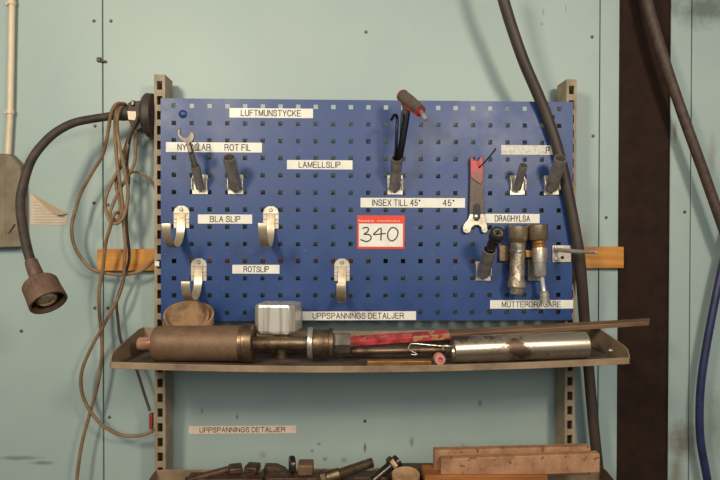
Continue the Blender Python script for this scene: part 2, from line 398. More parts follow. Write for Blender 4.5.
mb.bb((bx0, 0, bz0-.001), (bx1, .014, bz0)).bb((bx0, 0, bz1), (bx1, .014, bz1+.001)).bb((bx0-.001, 0, bz0-.001), (bx0, .014, bz1+.001)).bb((bx1, 0, bz0-.001), (bx1+.001, .014, bz1+.001))
board = thing('pegboard', 'large blue perforated steel tool board on the wall between two slotted uprights', 'pegboard', ((bx0+bx1)/2, 0, bz0))
# the mesh keeps its own orientation; build with loose normals
panel = mb.build('perforated_panel', 'board', board, smooth=False)
for px, py in ((183, 114), (553, 117)):
    p = P(px, py, 0); r = .009 if px < 300 else .004
    MB().lathe(p, (0, -1, 0), [(0, r), (.001, r), (.004, r*.65), (.005, r*.25), (.005, .0001)], 16).build('screw', 'board' if px < 300 else 'blacksteel', board)
def strip(px0, px1, py0, py1, texts, y=0., parent=board, m='label', ink='ink', label=None, tilt=0):
    a, b = P(px0, py1, y), P(px1, py0, y)
    if parent is None:
        t = thing('label_strip', label, 'label', ((a.x+b.x)/2, y, a.z)); st = MB().bb((a.x, y-.0001, a.z), (b.x, y-.0009, b.z)).build('tape', m, t); root = t
    else:
        st = MB().bb((a.x, y-.0001, a.z), (b.x, y-.0009, b.z)).build('label_strip', m, parent); st['label'] = label; root = st
    for tx, q0, q1 in texts:
        w = (q0+q1)/2; zc = (a.z+b.z)/2
        i2 = 'ink'
        if tx.startswith('~'): tx = tx[1:]; i2 = 'ink_faint'
        stroke_text(tx, P(q0, py0, y).x, P(q1, py0, y).x, zc, (b.z-a.z)*.60, y-.00095, i2 if ink == 'ink' else ink, root)
    return st
strip(229.5, 313, 108.8, 117.6, [('LUFTMUNSTYCKE', 241.3, 300.5)], label='white label strip reading LUFTMUNSTYCKE')
strip(166, 262, 142.8, 152, [('NYCKLAR', 178, 210.5), ('ROT FIL', 225, 250.5)], label='white label strip reading NYCKLAR and ROT FIL')
strip(287, 352.5, 160.4, 169.2, [('LAMELLSLIP', 299, 340)], label='white label strip reading LAMELLSLIP')
strip(360.5, 465, 198.2, 207.4, [('INSEX TILL 45°', 372.5, 420), ('45°', 443, 454)], label='white label strip reading INSEX TILL 45 degrees')
strip(198, 252.2, 214.6, 223.6, [('BLA SLIP', 210.3, 240)], label='white label strip reading BLA SLIP')
strip(232.4, 279.5, 264.8, 273.6, [('ROTSLIP', 244, 268.5)], label='white label strip reading ROTSLIP')
strip(302.5, 416, 311.2, 320.2, [('UPPSPANNINGS DETALJER', 313, 403.5)], label='white label strip reading UPPSPANNINGS DETALJER at the bottom of the board')
strip(501, 553, 145.4, 154.6, [('P', 546, 549.5)], m='label_worn', label='worn white label strip with rubbed-off lettering')
strip(484, 539.5, 214, 223, [('DRAGHYLSA', 495, 529.5)], label='white label strip reading DRAGHYLSA')
strip(490, 573, 300, 308.6, [('MUTTERDRAGARE', 502, 560.5)], label='white label strip reading MUTTERDRAGARE')
strip(189, 296, 425.4, 433.8, [('UPPSPANNINGS DETALJER', 200, 285)], y=WY, parent=None, m='label_tan', label='pale label strip stuck on the wall between the upper and lower shelf')
# auction lot card
a, b = P(357, 249, 0), P(404.8, 215.4, 0)
lot = thing('number_card', 'white and red card with handwritten number 340 on the blue pegboard', 'card', ((a.x+b.x)/2, 0, a.z))
MB().bb((a.x, -.0002, a.z), (b.x, -.0012, b.z)).build('card', 'red_print', lot, bevel=.0006)
a2, b2 = P(358.8, 246.6, -.0012), P(402.9, 223.7, -.0012)
f_ = MB().bb((a2.x, -.0012, a2.z), (b2.x, -.0015, b2.z)).build('writing_field', 'label', lot)
lettering('Klaravik.se', P(358.8, 220, 0).x, P(373.8, 220, 0).x, P(0, 219.6, 0).z, .0046, -.00125, 'white_print', lot)
lettering('www.klaravik.se', P(377, 220, 0).x, P(400, 220, 0).x, P(0, 219.7, 0).z, .0034, -.00125, 'white_print', lot)
strokes = [[(362.5, 228.5), (366, 227.3), (368.5, 228.8), (367.3, 232), (364, 234.3), (368.5, 234.5), (371.2, 237), (370, 240), (366, 241.5), (360.5, 239.5)],
           [(379.8, 228), (377, 231), (373.5, 234.5), (380, 234), (386, 233.5)], [(381, 227.5), (381.2, 233), (380.8, 240.5)],
           [(390.5, 228.5), (387.8, 233), (388.3, 238.5), (392, 241), (396.2, 238), (398, 232.5), (396, 228.6), (392.2, 227.6), (389.5, 229.5)]]
for st in strokes:
    mb = MB(); mb.tube([P(x, y, -.0018) for x, y in st], .0015, n=8, sub=6)
    mb.v = [(v[0], -.0015+(v[1]+.0018)*.25, v[2]) for v in mb.v]
    mb.build('handwriting', 'marker', f_)

# ================================================================== TOOL HOLDERS (zinc plate with slanted tube)
def holder(px, py, mx, my, r, label, mdep=1.0):
    """plate centred at (px,py) on the board, tube mouth centre seen at (mx,my)"""
    base = P(px, py+3, -.010)
    Y = -.02
    for _ in range(12):
        m = P(mx, my, Y); Y = -.010-(m.z-base.z)*mdep
    m = P(mx, my, Y)
    t = thing('tube_holder', label, 'tool holder', P(px, py+9, 0), 'slanted tube holders on the pegboard')
    c = P(px, py, 0); w = 15.4/SC(0); h = 19.5/SC(0)
    pl = MB().box(c+V((0, -.0015, 0)), (w, .0024, h))
    for sx in (-1, 1):                                                   # folded ears and lugs
        pl.box(c+V((sx*(w/2-.001), -.006, .001)), (.002, .009, h*.55))
        pl.box(c+V((sx*(w/2-.003), -.004, h*.33)), (.004, .005, .004))
    pl.build('mounting_plate', 'zinc', t, bevel=.0007)
    MB().lathe(c+V((0, -.0027, -h*.32)), (0, -1, 0), [(0, .0042), (.0015, .0042), (.003, .0028), (.003, .0001)], 14).lathe(c+V((0, -.0057, -h*.32)), (0, -1, 0), [(0, .0014), (.0004, .0014)], 8).build('screw', 'steel', t)
    MB().lathe(base, m-base, [(0, .0001), (0, r), ((m-base).length, r), ((m-base).length, r*.84), (.012, r*.80), (.012, .0001)], 28).build('tube', 'tube', t)
    return t, base, m
h1, b1, m1 = holder(200.3, 184.5, 195.2, 165.5, 4.8/505, 'slanted tube holder holding the open-ended spanner under the NYCKLAR label')
h2, b2_, m2 = holder(235.8, 184.5, 229.2, 157.5, 6.6/505, 'empty slanted steel tube holder below the ROT FIL label')
h3, b3, m3 = holder(395, 185, 396.8, 158, 5.9/500, 'tube holder with black hex keys standing in it above the INSEX label')
h4, b4, m4 = holder(517.2, 185.3, 523.5, 165.3, 4.4/505, 'thin empty slanted tube holder, left of the wide one below the worn label')
h5, b5, m5 = holder(551.2, 185.3, 560.5, 158.3, 6.6/505, 'wide empty slanted tube holder overlapping the black hose')
h6, b6, m6 = holder(483, 271, 489.8, 249.5, 6.9/500, 'slanted tube holder with a black socket tool, left of the long sockets')

# --- open-ended spanner in the first holder
d = (m1-b1).normalized()
e = P(188, 141, m1.y-.012)
t = thing('open_end_spanner', 'small grey open-ended spanner with a side lug standing in the leftmost tube holder', 'spanner', m1)
MB().cyl(m1-d*.02, e+(m1-e)*.12, .0062, .0056, 16).build('shank', 'darktube', t)
def plane_poly(pts, y0, th, mbx):   # polygon given in photo pixels on plane y0
    return mbx.prism([P(x, y, y0) for x, y in pts], (0, -th, 0))
hy = e.y
jaw = [(186.8, 143.5), (181.5, 140.5), (178.3, 136), (178, 131.5), (181.3, 128.6), (180.6, 134), (183.6, 137.6), (188, 137.6), (190.8, 134.2), (191, 131.3), (194.6, 133.6), (195, 138), (193, 142), (190, 144), (193, 152), (189.5, 153.5)]
plane_poly(jaw, hy+.003, .006, MB()).build('jaw', 'darktube', t, bevel=.0008)
plane_poly([(192, 147), (196.5, 145.3), (197.3, 142.3), (199.5, 144), (199, 149.5), (194.2, 151.5)], hy+.0025, .005, MB()).build('lug', 'darktube', t, bevel=.0007)

# --- hex keys and T-handle driver in the middle holder
d = (m3-b3).normalized(); dep = m3.y
ky = dep-.012
t = thing('hex_key', 'black hex key with a short bent top in the middle tube holder', 'hex key', m3)
MB().tube([m3-d*.03+V((-.004, 0, 0)), P(396, 150, dep-.003), P(396.8, 130, ky), P(397.2, 120, ky), P(396.2, 115.3, ky-.003), P(394, 115.3, ky-.010), P(391.3, 119.8, ky-.018)], .0032, n=6, sub=6).build('bent_rod', 'hexblack', t)
t = thing('hex_key', 'second black hex key, straight and set behind the driver in the middle tube holder', 'hex key', m3+V((.002, 0, 0)))
MB().tube([m3-d*.03+V((.001, .003, 0)), P(400, 150, dep-.001), P(401.5, 125, ky+.004), P(402.5, 112, ky+.004)], .0028, n=6, sub=6).build('straight_rod', 'hexblack', t)
t = thing('t_handle_driver', 'T-handled hex driver with brown grip and red end trims leaning in the middle tube holder', 'driver', m3+V((.004, 0, 0)))
ty = dep-.02
MB().tube([m3-d*.03+V((.004, 0, 0)), P(400.8, 150, dep-.006), P(405.5, 122, ty), P(408, 104, ty-.004)], .0068, n=6, sub=6).build('shaft', 'hexblack', t)
a = P(402.3, 95.5, ty+.008); b = P(420.5, 111, ty-.045)
L = (b-a).length
g = MB().lathe(a, b-a, [(0, .004), (.001, .0115), (.004, .0125), (L*.4, .0132), (L*.6, .0125), (L-.004, .0115), (L, .011), (L, .0001)], 24)
g.lathe(P(407.8, 103, ty-.006), P(407, 108, ty-.004)-P(407.8, 103, ty-.006), [(0, .014), (.012, .009), (.022, .0075)], 16)
g.build('grip', 'gripgrey', t)
dd = (b-a).normalized()
MB().lathe(a-dd*.004, dd, [(0, .0001), (0, .010), (.004, .0128), (.007, .0130), (.007, .0001)], 24).build('end_trim', 'redgrip', t)
MB().lathe(b-dd*.001-V((.002, 0, .002)), dd, [(0, .0001), (0, .0092), (.003, .0092), (.003, .0001)], 24).build('end_trim', 'redgrip', t)
sd = dd.cross(V((0, 0, 1))).normalized()
MB().strap([a-V((.011, 0, .005))*.9, a+(b-a)*.5-V((.010, 0, .0085)), b-V((.009, 0, .006))], (0, 0, 1), .004, .003).build('side_stripe', 'redgrip', t)
MB().cyl(b, P(426, 120, b.y-.022), .0042, n=6).build('driver_bit', 'steel', t)

# --- black socket tool in the sixth holder
d = (m6-b6).normalized()
h = P(497.8, 233, m6.y-.042); d2 = (h-m6).normalized()
t = thing('socket_tool', 'black socket on a short black extension standing in the lower right tube holder', 'socket', m6)
MB().lathe(m6-d2*.025, d2, [(0, .0001), (0, .0085), (.03, .0088), (.04, .0105), (.05, .0108), (.05, .0001)], 24).build('extension', 'blacksteel', t)
q = h-d2*.016
MB().lathe(q, d2, [(0, .0001), (0, .013), (.002, .0155), (.006, .0148), (.008, .0158), (.0165, .0162), (.019, .0148), (.019, .010), (.006, .009), (.006, .0001)], 28).build('socket_head', 'blacksteel', t)
sq = MB()
for k in range(4):
    an = math.pi/4+k*math.pi/2; u = d2.orthogonal().normalized(); v = d2.cross(u)
    c = q+d2*.0135+(u*math.cos(an)+v*math.sin(an))*.0085
    R = Matrix((u*math.cos(an)+v*math.sin(an), -u*math.sin(an)+v*math.cos(an), d2)).transposed()
    sq.box(c, (.004, .014, .0095), R)
sq.build('drive_square', 'tube', t)

# ================================================================== J HOOKS
def jhook(px, py, tipx, tipy, by, label, ty=.0):
    """plate centre (px,py); tip of strap seen at (tipx,tipy); lowest point of curl at pixel row by"""
    c = P(px, py, 0); w = 15.6/SC(0); h = 22.5/SC(0)
    t = thing('disc_hook', label, 'hook', V((c.x, 0, c.z-h/2)), 'curved strap hooks on the pegboard')
    pts = [(-w/2, -h/2), (w/2, -h/2), (w/2, h*.22), (w*.42, h*.38), (w*.18, h*.5), (-w*.18, h*.5), (-w*.42, h*.38), (-w/2, h*.22)]
    mb = MB().prism([c+V((x, -.0003, z)) for x, z in pts], (0, -.0022, 0))
    for s in (-1, 1):
        for zz in (.16, -.08, -.24):
            mb.box(c+V((s*w*.33, -.003, h*zz)), (w*.26, .003, .0022))
    mb.build('mounting_plate', 'zinc', t, bevel=.0007)
    MB().lathe(c+V((0, -.0025, h*.33)), (0, -1, 0), [(0, .0046), (.0015, .0042), (.003, .003), (.003, .0001)], 14).build('screw', 'steel', t)
    # where the tip is: same width line, out from the board
    Y = -.11
    tip = P(tipx, tipy, Y); bot = P((px+tipx)/2, by, Y/2-.01)
    x0 = c.x; dx = tip.x-x0
    z0 = c.z-h*.30
    path = [V((x0, -.0045, c.z+h*.18)), V((x0, -.0045, c.z-.001)), V((x0, -.006, z0))]
    n = 16; zb = bot.z; Rz = z0-zb
    for k in range(1, n+1):
        a = math.pi*k/n
        y = -.006+(Y+.006)*(1-math.cos(a))/2
        z = zb+Rz*(1-math.sin(a)) if k < n*.5 else zb+(tip.z-zb)*(1-math.sin(a))
        path.append(V((x0+dx*(1-math.cos(a))/2, y, z)))
    path.append(path[-1]+V((0, .001, .004)))
    MB().strap(path, (1, 0, 0), .0175, .0022).build('strap', 'hook', t, bevel=.0005)
    return t
jhook(181.7, 217, 166, 225.5, 247, 'curved metal hook at the left edge of the board beside the BLA SLIP label')
jhook(271, 217.5, 262.5, 225, 247, 'curved metal hook right of the BLA SLIP label')
jhook(199, 269.5, 185.5, 283.5, 300.5, 'curved metal hook just above the tan belt roll')
jhook(342, 269.8, 340.8, 285.5, 302, 'curved metal hook alone below the number card')

# ================================================================== PIN SPANNER ON A WIRE PEG
peg0 = P(476.5, 170, -.001); peg1 = P(494.5, 150.5, -.075)
t = thing('wire_peg', 'thin dark wire peg sticking out through the red pin spanner', 'peg', peg0)
MB().tube([P(476.5, 170.5, .012), peg0, peg0+(peg1-peg0)*.5+V((0, 0, -.002)), peg1, P(495.3, 148.2, -.079)], .0016, n=8).build('wire', 'blacksteel', t)
t = thing('pin_spanner', 'flat angle-grinder pin spanner with worn red grip hanging on a wire peg', 'spanner', P(476, 235, -.006))
y0 = -.005
top = [(469.5, 160), (470.8, 156.5), (472.3, 158.5), (473, 160.5), (477.5, 161), (479, 158.5), (480.2, 155.8), (482, 158), (482.6, 170), (482.6, 180), (480, 185), (475.5, 182), (469.8, 177.5)]
low = [(469.8, 177.5), (475.5, 182), (480, 185), (482.6, 180), (483, 212), (483, 217), (469.3, 217), (469, 212)]
plane_poly(low, y0, .006, MB()).build('handle', 'gripgrey', t, bevel=.0008)
plane_poly(top, y0+.0003, .0075, MB()).build('red_grip', 'redgrip', t, bevel=.0012)
fork = [(469.3, 214), (467.8, 219), (463.2, 224.5), (462.3, 228), (463, 232), (466, 233.4), (469.5, 232.4), (471.2, 227.5), (474, 225.2), (478, 225.2), (480.6, 227.5), (481.5, 232), (484.5, 233), (487, 231), (486.5, 226), (484.5, 220), (483, 214)]
plane_poly(fork, y0-.0005, .006, MB()).build('forked_head', 'zinc', t, bevel=.0008)
MB().prism([P(x, y, y0-.0062) for x, y in [(473.5, 205.5), (476, 203.5), (479, 204), (480.4, 206.5), (480.2, 218), (478, 221), (475, 221), (472.8, 218)]], (0, -.001, 0)).build('slot_inset', 'hexblack', t)
MB().lathe(P(475.8, 216.6, y0-.0072), (0, -1, 0), [(0, .006), (.002, .005), (.004, .003), (.0045, .0001)], 16).build('pin', 'steel', t)
MB().lathe(P(477.2, 208.5, y0-.0072), (0, -1, 0), [(0, .003), (.002, .0025), (.002, .0001)], 12).build('pin', 'blacksteel', t)
for x in (466, 483.8):
    MB().cyl(P(x, 229.5, y0-.0065), P(x, 229.5, y0-.011), .0016, n=10).build('pin', 'steel', t)

def worn_red():
    m = mat('worn_red_grip', (186, 44, 50), (140, 38, 40), rough=.42, scale=50); nt = m.node_tree; N = nt.nodes; L = nt.links; bs = N['Principled BSDF']
    src = bs.inputs['Base Color'].links[0].from_socket; tc = N.new('ShaderNodeTexCoord'); sp = N.new('ShaderNodeSeparateXYZ'); L.new(tc.outputs['Object'], sp.inputs[0])
    nz = N.new('ShaderNodeTexNoise'); nz.inputs['Scale'].default_value = 45; nz.inputs['Detail'].default_value = 6; L.new(tc.outputs['Object'], nz.inputs[0])
    ma = N.new('ShaderNodeMath'); ma.operation = 'MULTIPLY_ADD'; ma.inputs[1].default_value = .03; L.new(nz.outputs[0], ma.inputs[0]); L.new(sp.outputs[2], ma.inputs[2])
    r = N.new('ShaderNodeMapRange'); z1 = P(476, 186, 0).z+.015; z0 = P(476, 168, 0).z+.015; r.inputs[1].default_value = z1; r.inputs[2].default_value = z0; L.new(ma.outputs[0], r.inputs[0])
    x = N.new('ShaderNodeMix'); x.data_type = 'RGBA'; x.inputs[6].default_value = lin((100, 78, 66)); L.new(src, x.inputs[7]); L.new(r.outputs[0], x.inputs[0]); L.new(x.outputs[2], bs.inputs['Base Color'])
    return m
bpy.data.objects['red_grip'].data.materials[0] = worn_red()

# ================================================================== SOCKET RACK
t = thing('spring_clip_rack', 'brass-coloured clip rack behind the two long sockets', 'tool rack', P(515, 262, 0))
a, b = P(498, 261, -.001), P(531, 245, -.001)
MB().bb((a.x, -.001, a.z), (P(508, 245, 0).x, -.012, b.z)).build('end_block', 'oldsteel', t, bevel=.001)
MB().bb((P(505, 245, 0).x, -.002, P(0, 257, 0).z), (P(546, 245, 0).x, -.010, P(0, 249.5, 0).z)).build('rail', 'brass', t, bevel=.0008)
MB().bb((P(525.3, 245, -.02).x, -.010, P(0, 257, -.02).z), (P(531.6, 245, -.02).x, -.022, P(0, 249.5, -.02).z)).build('clip', 'brass', t, bevel=.001)
MB().bb((P(527, 281, 0).x, -.0005, P(0, 281, 0).z), (P(540, 281, 0).x, -.006, P(0, 258, 0).z)).build('mounting_plate', 'tube', t, bevel=.001)
# long impact socket
Ys = -.032; s = SC(Ys)
def lath_px(cx0, cx1, rows, Y, name, m, parent, n=28):
    """rows: (py, radius px) from top; axis goes from cx0 at first row to cx1 at last"""
    a = P(cx0, rows[0][0], Y); b = P(cx1, rows[-1][0], Y); ax = b-a; tot = rows[-1][0]-rows[0][0]
    prof = [((r[0]-rows[0][0])/tot*ax.length, r[1]/SC(Y)) for r in rows]
    return MB().lathe(a, ax, prof, n).build(name, m, parent)
t = thing('impact_socket', 'long worn silver impact socket in the rack, left of the narrower two-piece socket', 'socket', P(517, 294, Ys), 'long sockets in the clip rack')
lath_px(518.2, 517.8, [(226, .1), (226, 9), (226.5, 9.9), (238, 9.9), (240, 9.2), (243, 7.6)], Ys, 'drive_head', 'impacttop', t)
lath_px(517.8, 516.6, [(242.5, 7.7), (249, 7.5), (249.5, 8), (252, 8), (252.6, 7.4), (276, 7.3), (280, 8.2), (282, 8.8), (286.5, 8.9), (288, 7.8)], Ys, 'body', 'impact', t)
lath_px(516.6, 516.4, [(288, 6.8), (293, 6.6), (294, 6), (294, 4)], Ys, 'square_end', 'impact', t)
MB().cyl(P(514, 290.6, Ys-.0125), P(514, 290.6, Ys-.0150), .0018, n=10).build('detent_ball', 'dark', t)
Yt = -.034
t = thing('nut_driver', 'two-piece chrome nut driver with a thin shaft below, right of the thicker impact socket', 'socket', P(544, 303, Yt), 'long sockets in the clip rack')
lath_px(537.8, 538, [(224.4, .1), (224.4, 9), (225, 9.7), (238.5, 9.7), (240, 9), (240.5, 7)], Yt, 'drive_head', 'impacttop', t)
lath_px(538.5, 539, [(240.3, 6.8), (242.5, 6.8), (243, 6.0), (244, 6.8), (247.5, 6.8)], Yt, 'collar', 'brass', t)
lath_px(539.2, 539.8, [(247.5, 6.9), (249, 7.2), (262, 7.1), (262.4, 6.6), (274, 6.4), (276, 5.6)], Yt, 'body', 'steel', t)
lath_px(541.5, 544, [(275.5, 2.6), (283, 2.2), (290, 2.2), (292, 3)], Yt, 'shaft', 'chrome', t)
lath_px(544, 544.6, [(290.6, 3.2), (292, 4.6), (296, 4.8), (296.4, 4.2), (297.4, 4.2), (297.8, 5.1), (303.2, 5.3), (303.2, 3.4)], Yt, 'nut_socket', 'steel', t)
# prong hook at the right
c = P(561.3, 253.7, 0); w = 19.5/SC(0); h = 17.2/SC(0)
t = thing('prong_hook', 'silver clip plate with a long horizontal prong at the right edge of the board', 'hook', V((c.x, 0, c.z-h/2)))
mb = MB().box(c+V((0, -.002, 0)), (w, .003, h)).box(c+V((-w*.32, -.006, h*.28)), (w*.2, .008, h*.25)).box(c+V((w*.05, -.006, h*.3)), (w*.3, .006, h*.2)).box(c+V((-w*.32, -.006, -h*.28)), (w*.2, .008, h*.2))
mb.build('mounting_plate', 'zinc', t, bevel=.0012)
MB().lathe(c+V((.001, -.0035, -h*.22)), (0, -1, 0), [(0, .004), (.0025, .003), (.0025, .0001)], 12).build('screw', 'blacksteel', t)
a = P(557, 249.8, -.010); b = P(597, 252.3, -.135)
MB().tube([a, a+(b-a)*.5+V((0, 0, -.001)), a+(b-a)*.92, b+V((0, 0, .0005))], [.0048, .0045, .0038, .0016], n=14).build('prong', 'zinc', t)

# ================================================================== SHELVES
YF, YB = -.170, .004
def zshelf(x, base):
    u = (x-XC0)/hw
    return base['zc']+(base['zr']-base['zl'])/2*u+((base['zl']+base['zr'])/2-base['zc'])*u*u
pl_, pr_ = P(110, 368.6, YF), P(630, 364, YF)
xC = XC0 = (pl_.x+pr_.x)/2; hw = (pr_.x-pl_.x)/2
up = dict(zl=pl_.z, zr=pr_.z, zc=P(370, 372.6, YF).z)
lo = dict(zl=up['zl']-.3, zr=up['zr']-.3, zc=up['zc']-.302)
zlo = P(370, 467, YB).z-.050
lo = dict(zl=zlo+.001, zr=zlo, zc=zlo)
def shelf(base, label, dx):
    xC = XC0+dx
    t = thing('metal_shelf', label, 'shelf', (xC, YB, base['zc']-.001), 'shelves hung on the uprights')
    n = 24; X = [xC-hw+2*hw*i/n for i in range(n+1)]
    def band(y0, y1, dz0, dz1, name, m):
        vs = []; 
        for x in X:
            z = zshelf(x, base)
            vs += [(x, y0, z+dz0), (x, y1, z+dz0), (x, y1, z+dz1), (x, y0, z+dz1)]
        fs = [(i*4+k, i*4+(k+1) % 4, i*4+4+(k+1) % 4, i*4+4+k) for i in range(n) for k in range(4)]+[(3, 2, 1, 0), (n*4, n*4+1, n*4+2, n*4+3)]
        return MB().add(vs, fs).build(name, m, t, bevel=.0008, seg=2)
    band(YF+.002, YB-.002, 0, .0015, 'shelf_plate', 'shelf_floor')
    band(YF, YF+.003, 0, .0125, 'front_lip', 'shelf')
    band(YB-.002, YB, 0, .048, 'back_lip', 'shelf')
    for s in (-1, 1):
        x = xC+s*hw; z = zshelf(x, base)
        prof = [(YF, 0), (YB, 0), (YB, .048), (YB-.03, .049), (YB-.12, .036), (YF+.022, .031), (YF+.008, .027), (YF+.002, .018), (YF, .012)]
        e = MB().prism([V((x, y, z+dz)) for y, dz in prof], (-s*.002, 0, 0)).build('end_plate', 'shelf', t, bevel=.0006)
        if s == 1:
            q = P(612, 350.5, -.10); MB().lathe(V((x-.002, -.10, q.z)), (-1, 0, 0), [(0, .005), (.003, .0045), (.006, .002), (.006, .0001)], 14).build('bolt_head', 'steel', t)
    # hook brackets into the uprights
    for u in (uL, uR):
        xm = (u[0]+u[1])/2; z = zshelf(xm, base)
        MB().bb((xm-.002, YB-.001, z-.012), (xm+.002, UY0+.004, z+.03)).bb((u[0]-.0015, YB, z-.004), (u[1]+.0015, UY0, z+.004)).build('bracket', 'oldsteel', t)
    return t
shelf(up, 'upper beige metal shelf directly below the pegboard, carrying arbor and round bar', 0)
shelf(lo, 'lower beige metal shelf at the bottom edge, filled with clamps, bolts and blocks', .026)
def fz(px, y):
    return zshelf(P(px, 350, y).x, up)+.0015
def fzl(px, y): return zshelf(P(px, 470, y).x, lo)+.0015

# --- milling arbor
Ya = -.098; sa = SC(Ya)
ca = P(247, 343.2, Ya); zc = ca.z
flr = zc-fz(247, Ya)-.0005
t = thing('milling_arbor', 'long brown milling arbor with thick rusty sleeve lying at the front left of the shelf', 'arbor', P(240, 366, Ya))
def seg(px0, px1, prof, name, m, n=36):
    a = P(px0, 344.6, Ya).x; b = P(px1, 344.6, Ya).x
    return MB().lathe((a, Ya, zc), (1, 0, 0), [((b-a)*q, r/sa) for q, r in prof], n).build(name, m, t)
seg(138.5, 156, [(0, .1), (0, 5.8), (.06, 6.4), (1, 6.6)], 'stub_end', 'copper')
seg(155, 241, [(0, 6), (0, 15.8), (.02, 17), (.1, 17.4), (.97, 17.6), (1, 17.2), (1, 10)], 'sleeve', 'rust')
rf = min(21.5, flr*sa)
seg(240, 254, [(0, 10), (0, 17.6), (.25, 18.0), (.3, rf), (.92, rf), (1, rf-.9), (1, 8)], 'flange', 'oldsteel')
seg(252, 309, [(0, 7.2), (.04, 6.7), (1, 6.7)], 'shaft', 'oldsteel')
seg(308, 313, [(0, 7), (0, 15), (.3, 15.6), (.8, 15.6), (1, 15), (1, 7)], 'washer', 'steel')
seg(313, 329, [(0, 7), (0, 13), (.1, 13.6), (.9, 13.6), (1, 13), (1, 7)], 'spacer', 'oldsteel')
seg(329, 333, [(0, 7), (0, 14.8), (1, 14.8), (1, 7)], 'washer', 'oldsteel')
seg(333, 350.5, [(0, 7), (0, 9.9), (.12, 10.6), (.88, 10.6), (1, 9.6), (1, 4)], 'nut', 'darktube', n=6)

# --- big chamfered nut with stem
Yh = -.062; sh_ = SC(Yh)
t = thing('chamfered_plug', 'bright polished steel plug with chamfered corners standing on a stem behind the arbor', 'machined plug', P(280, 362, Yh))
hx = P(279, 320, Yh); A = 19.0/sh_; ang = math.radians(-9)
def oct_(a, ch): return [(a-ch, -a), (a, -a+ch), (a, a-ch), (a-ch, a), (-a+ch, a), (-a, a-ch), (-a, -a+ch), (-a+ch, -a)]
zt, zb_ = P(279, 304, Yh-.02).z, P(279, 334.5, Yh-.02).z
rings = []
for z, k in ((zb_, .80), (zb_+.004, .93), (zb_+.009, 1), (zt-.005, 1), (zt-.001, .95), (zt, .90)):
    rings.append([V((hx.x+(x*math.cos(ang)-y*math.sin(ang))*k*1.06, Yh+(x*math.sin(ang)+y*math.cos(ang))*k*.92, z)) for x, y in oct_(A, .010)])
vs = [v for r in rings for v in r]; n = 8
fs = [(i*n+k, i*n+(k+1) % n, (i+1)*n+(k+1) % n, (i+1)*n+k) for i in range(5) for k in range(n)]+[tuple(range(7, -1, -1)), tuple(40+k for k in range(8))]
MB().add(vs, fs).build('head', 'chrome', t, bevel=.0004, angle=12)
zf = fz(280, Yh)
MB().lathe((P(281, 350, Yh-.004).x, Yh, zf), (0, 0, 1), [(0, .0001), (0, .0115), (.003, .0130), (.02, .0130), (zb_-zf, .0130), (zb_-zf+.002, .02), (zb_-zf+.002, .0001)], 24).build('stem', 'impacttop', t)

# --- tan belt roll (a strip bent to an oval with overlap)
Yr = -.030; cx = P(187.5, 320, Yr); a_ = .0555; b_ = .024; zf = fz(187, Yr)+.0005
vs = []; n = 60; T = 1.30*2*math.pi
path = []
for k in range(n+1):
    u = k/n; an = math.radians(-75)+T*u; sh2 = 1-.24*u
    x = cx.x+a_*sh2*math.cos(an); y = Yr+b_*sh2*math.sin(an)
    zback = P(187, 300, Yr+b_).z; zfr = P(187, 331, Yr-b_).z
    q = (math.sin(an)+1)/2; zt_ = zfr+(zback-zfr)*(q**.8)
    path.append((x, y, zt_-.004*u, V((math.cos(an)*a_, math.sin(an)*b_*2, 0)).normalized()))
vs = []
for x, y, z, nn in path:
    w2 = .0022
    vs += [(x-nn.x*w2, y-nn.y*w2, zf), (x+nn.x*w2, y+nn.y*w2, zf), (x+nn.x*w2, y+nn.y*w2, z), (x-nn.x*w2, y-nn.y*w2, z)]
fs = [(i*4+k, i*4+(k+1) % 4, i*4+4+(k+1) % 4, i*4+4+k) for i in range(n) for k in range(4)]+[(3, 2, 1, 0), tuple(n*4+k for k in range(4))]
o = MB().add(vs, fs).build('belt_roll', 'leather', bevel=.0005)
tag(o, 'tan strip of belting bent into an open roll behind the rusty arbor sleeve', 'belt roll')

# --- stained polished round bar
Yc = -.110; cb = P(520, 347.6, Yc); sb = SC(Yc); r = 13.3/sb
xa, xb = P(452.5, 347, Yc).x, P(586, 347, Yc).x; zcb = fz(520, Yc)+r+.0005; L = xb-xa
zl_, zr_ = fz(455, Yc)+r+.0006, fz(588, Yc)+r+.0006
t = thing('round_bar', 'polished steel round bar with dark stains at the right front of the upper shelf', 'round bar', (xa+L/2, Yc, zcb-r))
ax = V((xb, Yc, zr_))-V((xa, Yc, zl_))
MB().lathe((xa, Yc, zl_), ax, [(.006, .0001), (.006, r*.55), (.002, r*.60), (0, r*.72), (0, r*.9), (.002, r), (L-.002, r), (L, r*.93), (L, .0001)], 48).build('bar', 'roundbar', t)

# --- long flat bar, red at its left half
Yl0, Yl1 = -.040, -.052
pA = P(334, 342.5, Yl0); pB = P(449, 334.5, Yl0-.004); pC = P(652, 321.5, Yl1)
t = thing('flat_bar', 'long flat steel bar, left half red, sticking out past the right shelf end', 'bar', pA)
def barseg(a, b, w0, w1, th0, th1, roll=24, tip=False):
    d = (b-a).normalized(); rl = math.radians(roll)
    side = V((0, -math.cos(rl), -math.sin(rl))); side = (side-d*side.dot(d)).normalized(); up_ = d.cross(side).normalized()
    if up_.z < 0: up_ = -up_
    vs = []
    for p, w_, t_ in ((a, w0, th0), (b, w1, th1)):
        for sx, sz in ((-1, -1), (1, -1), (1, 1), (-1, 1)): vs.append(p+side*sx*w_/2+up_*sz*t_/2)
    if tip:
        vs[5] = vs[5]-d*.012; vs[6] = vs[6]-d*.012
    return MB().add(vs, [(3, 2, 1, 0), (4, 5, 6, 7)]+[(k, (k+1) % 4, 4+(k+1) % 4, 4+k) for k in range(4)])
barseg(pA, pB, .030, .026, .012, .012, roll=12).build('red_part', 'redpaint', t, bevel=.001)
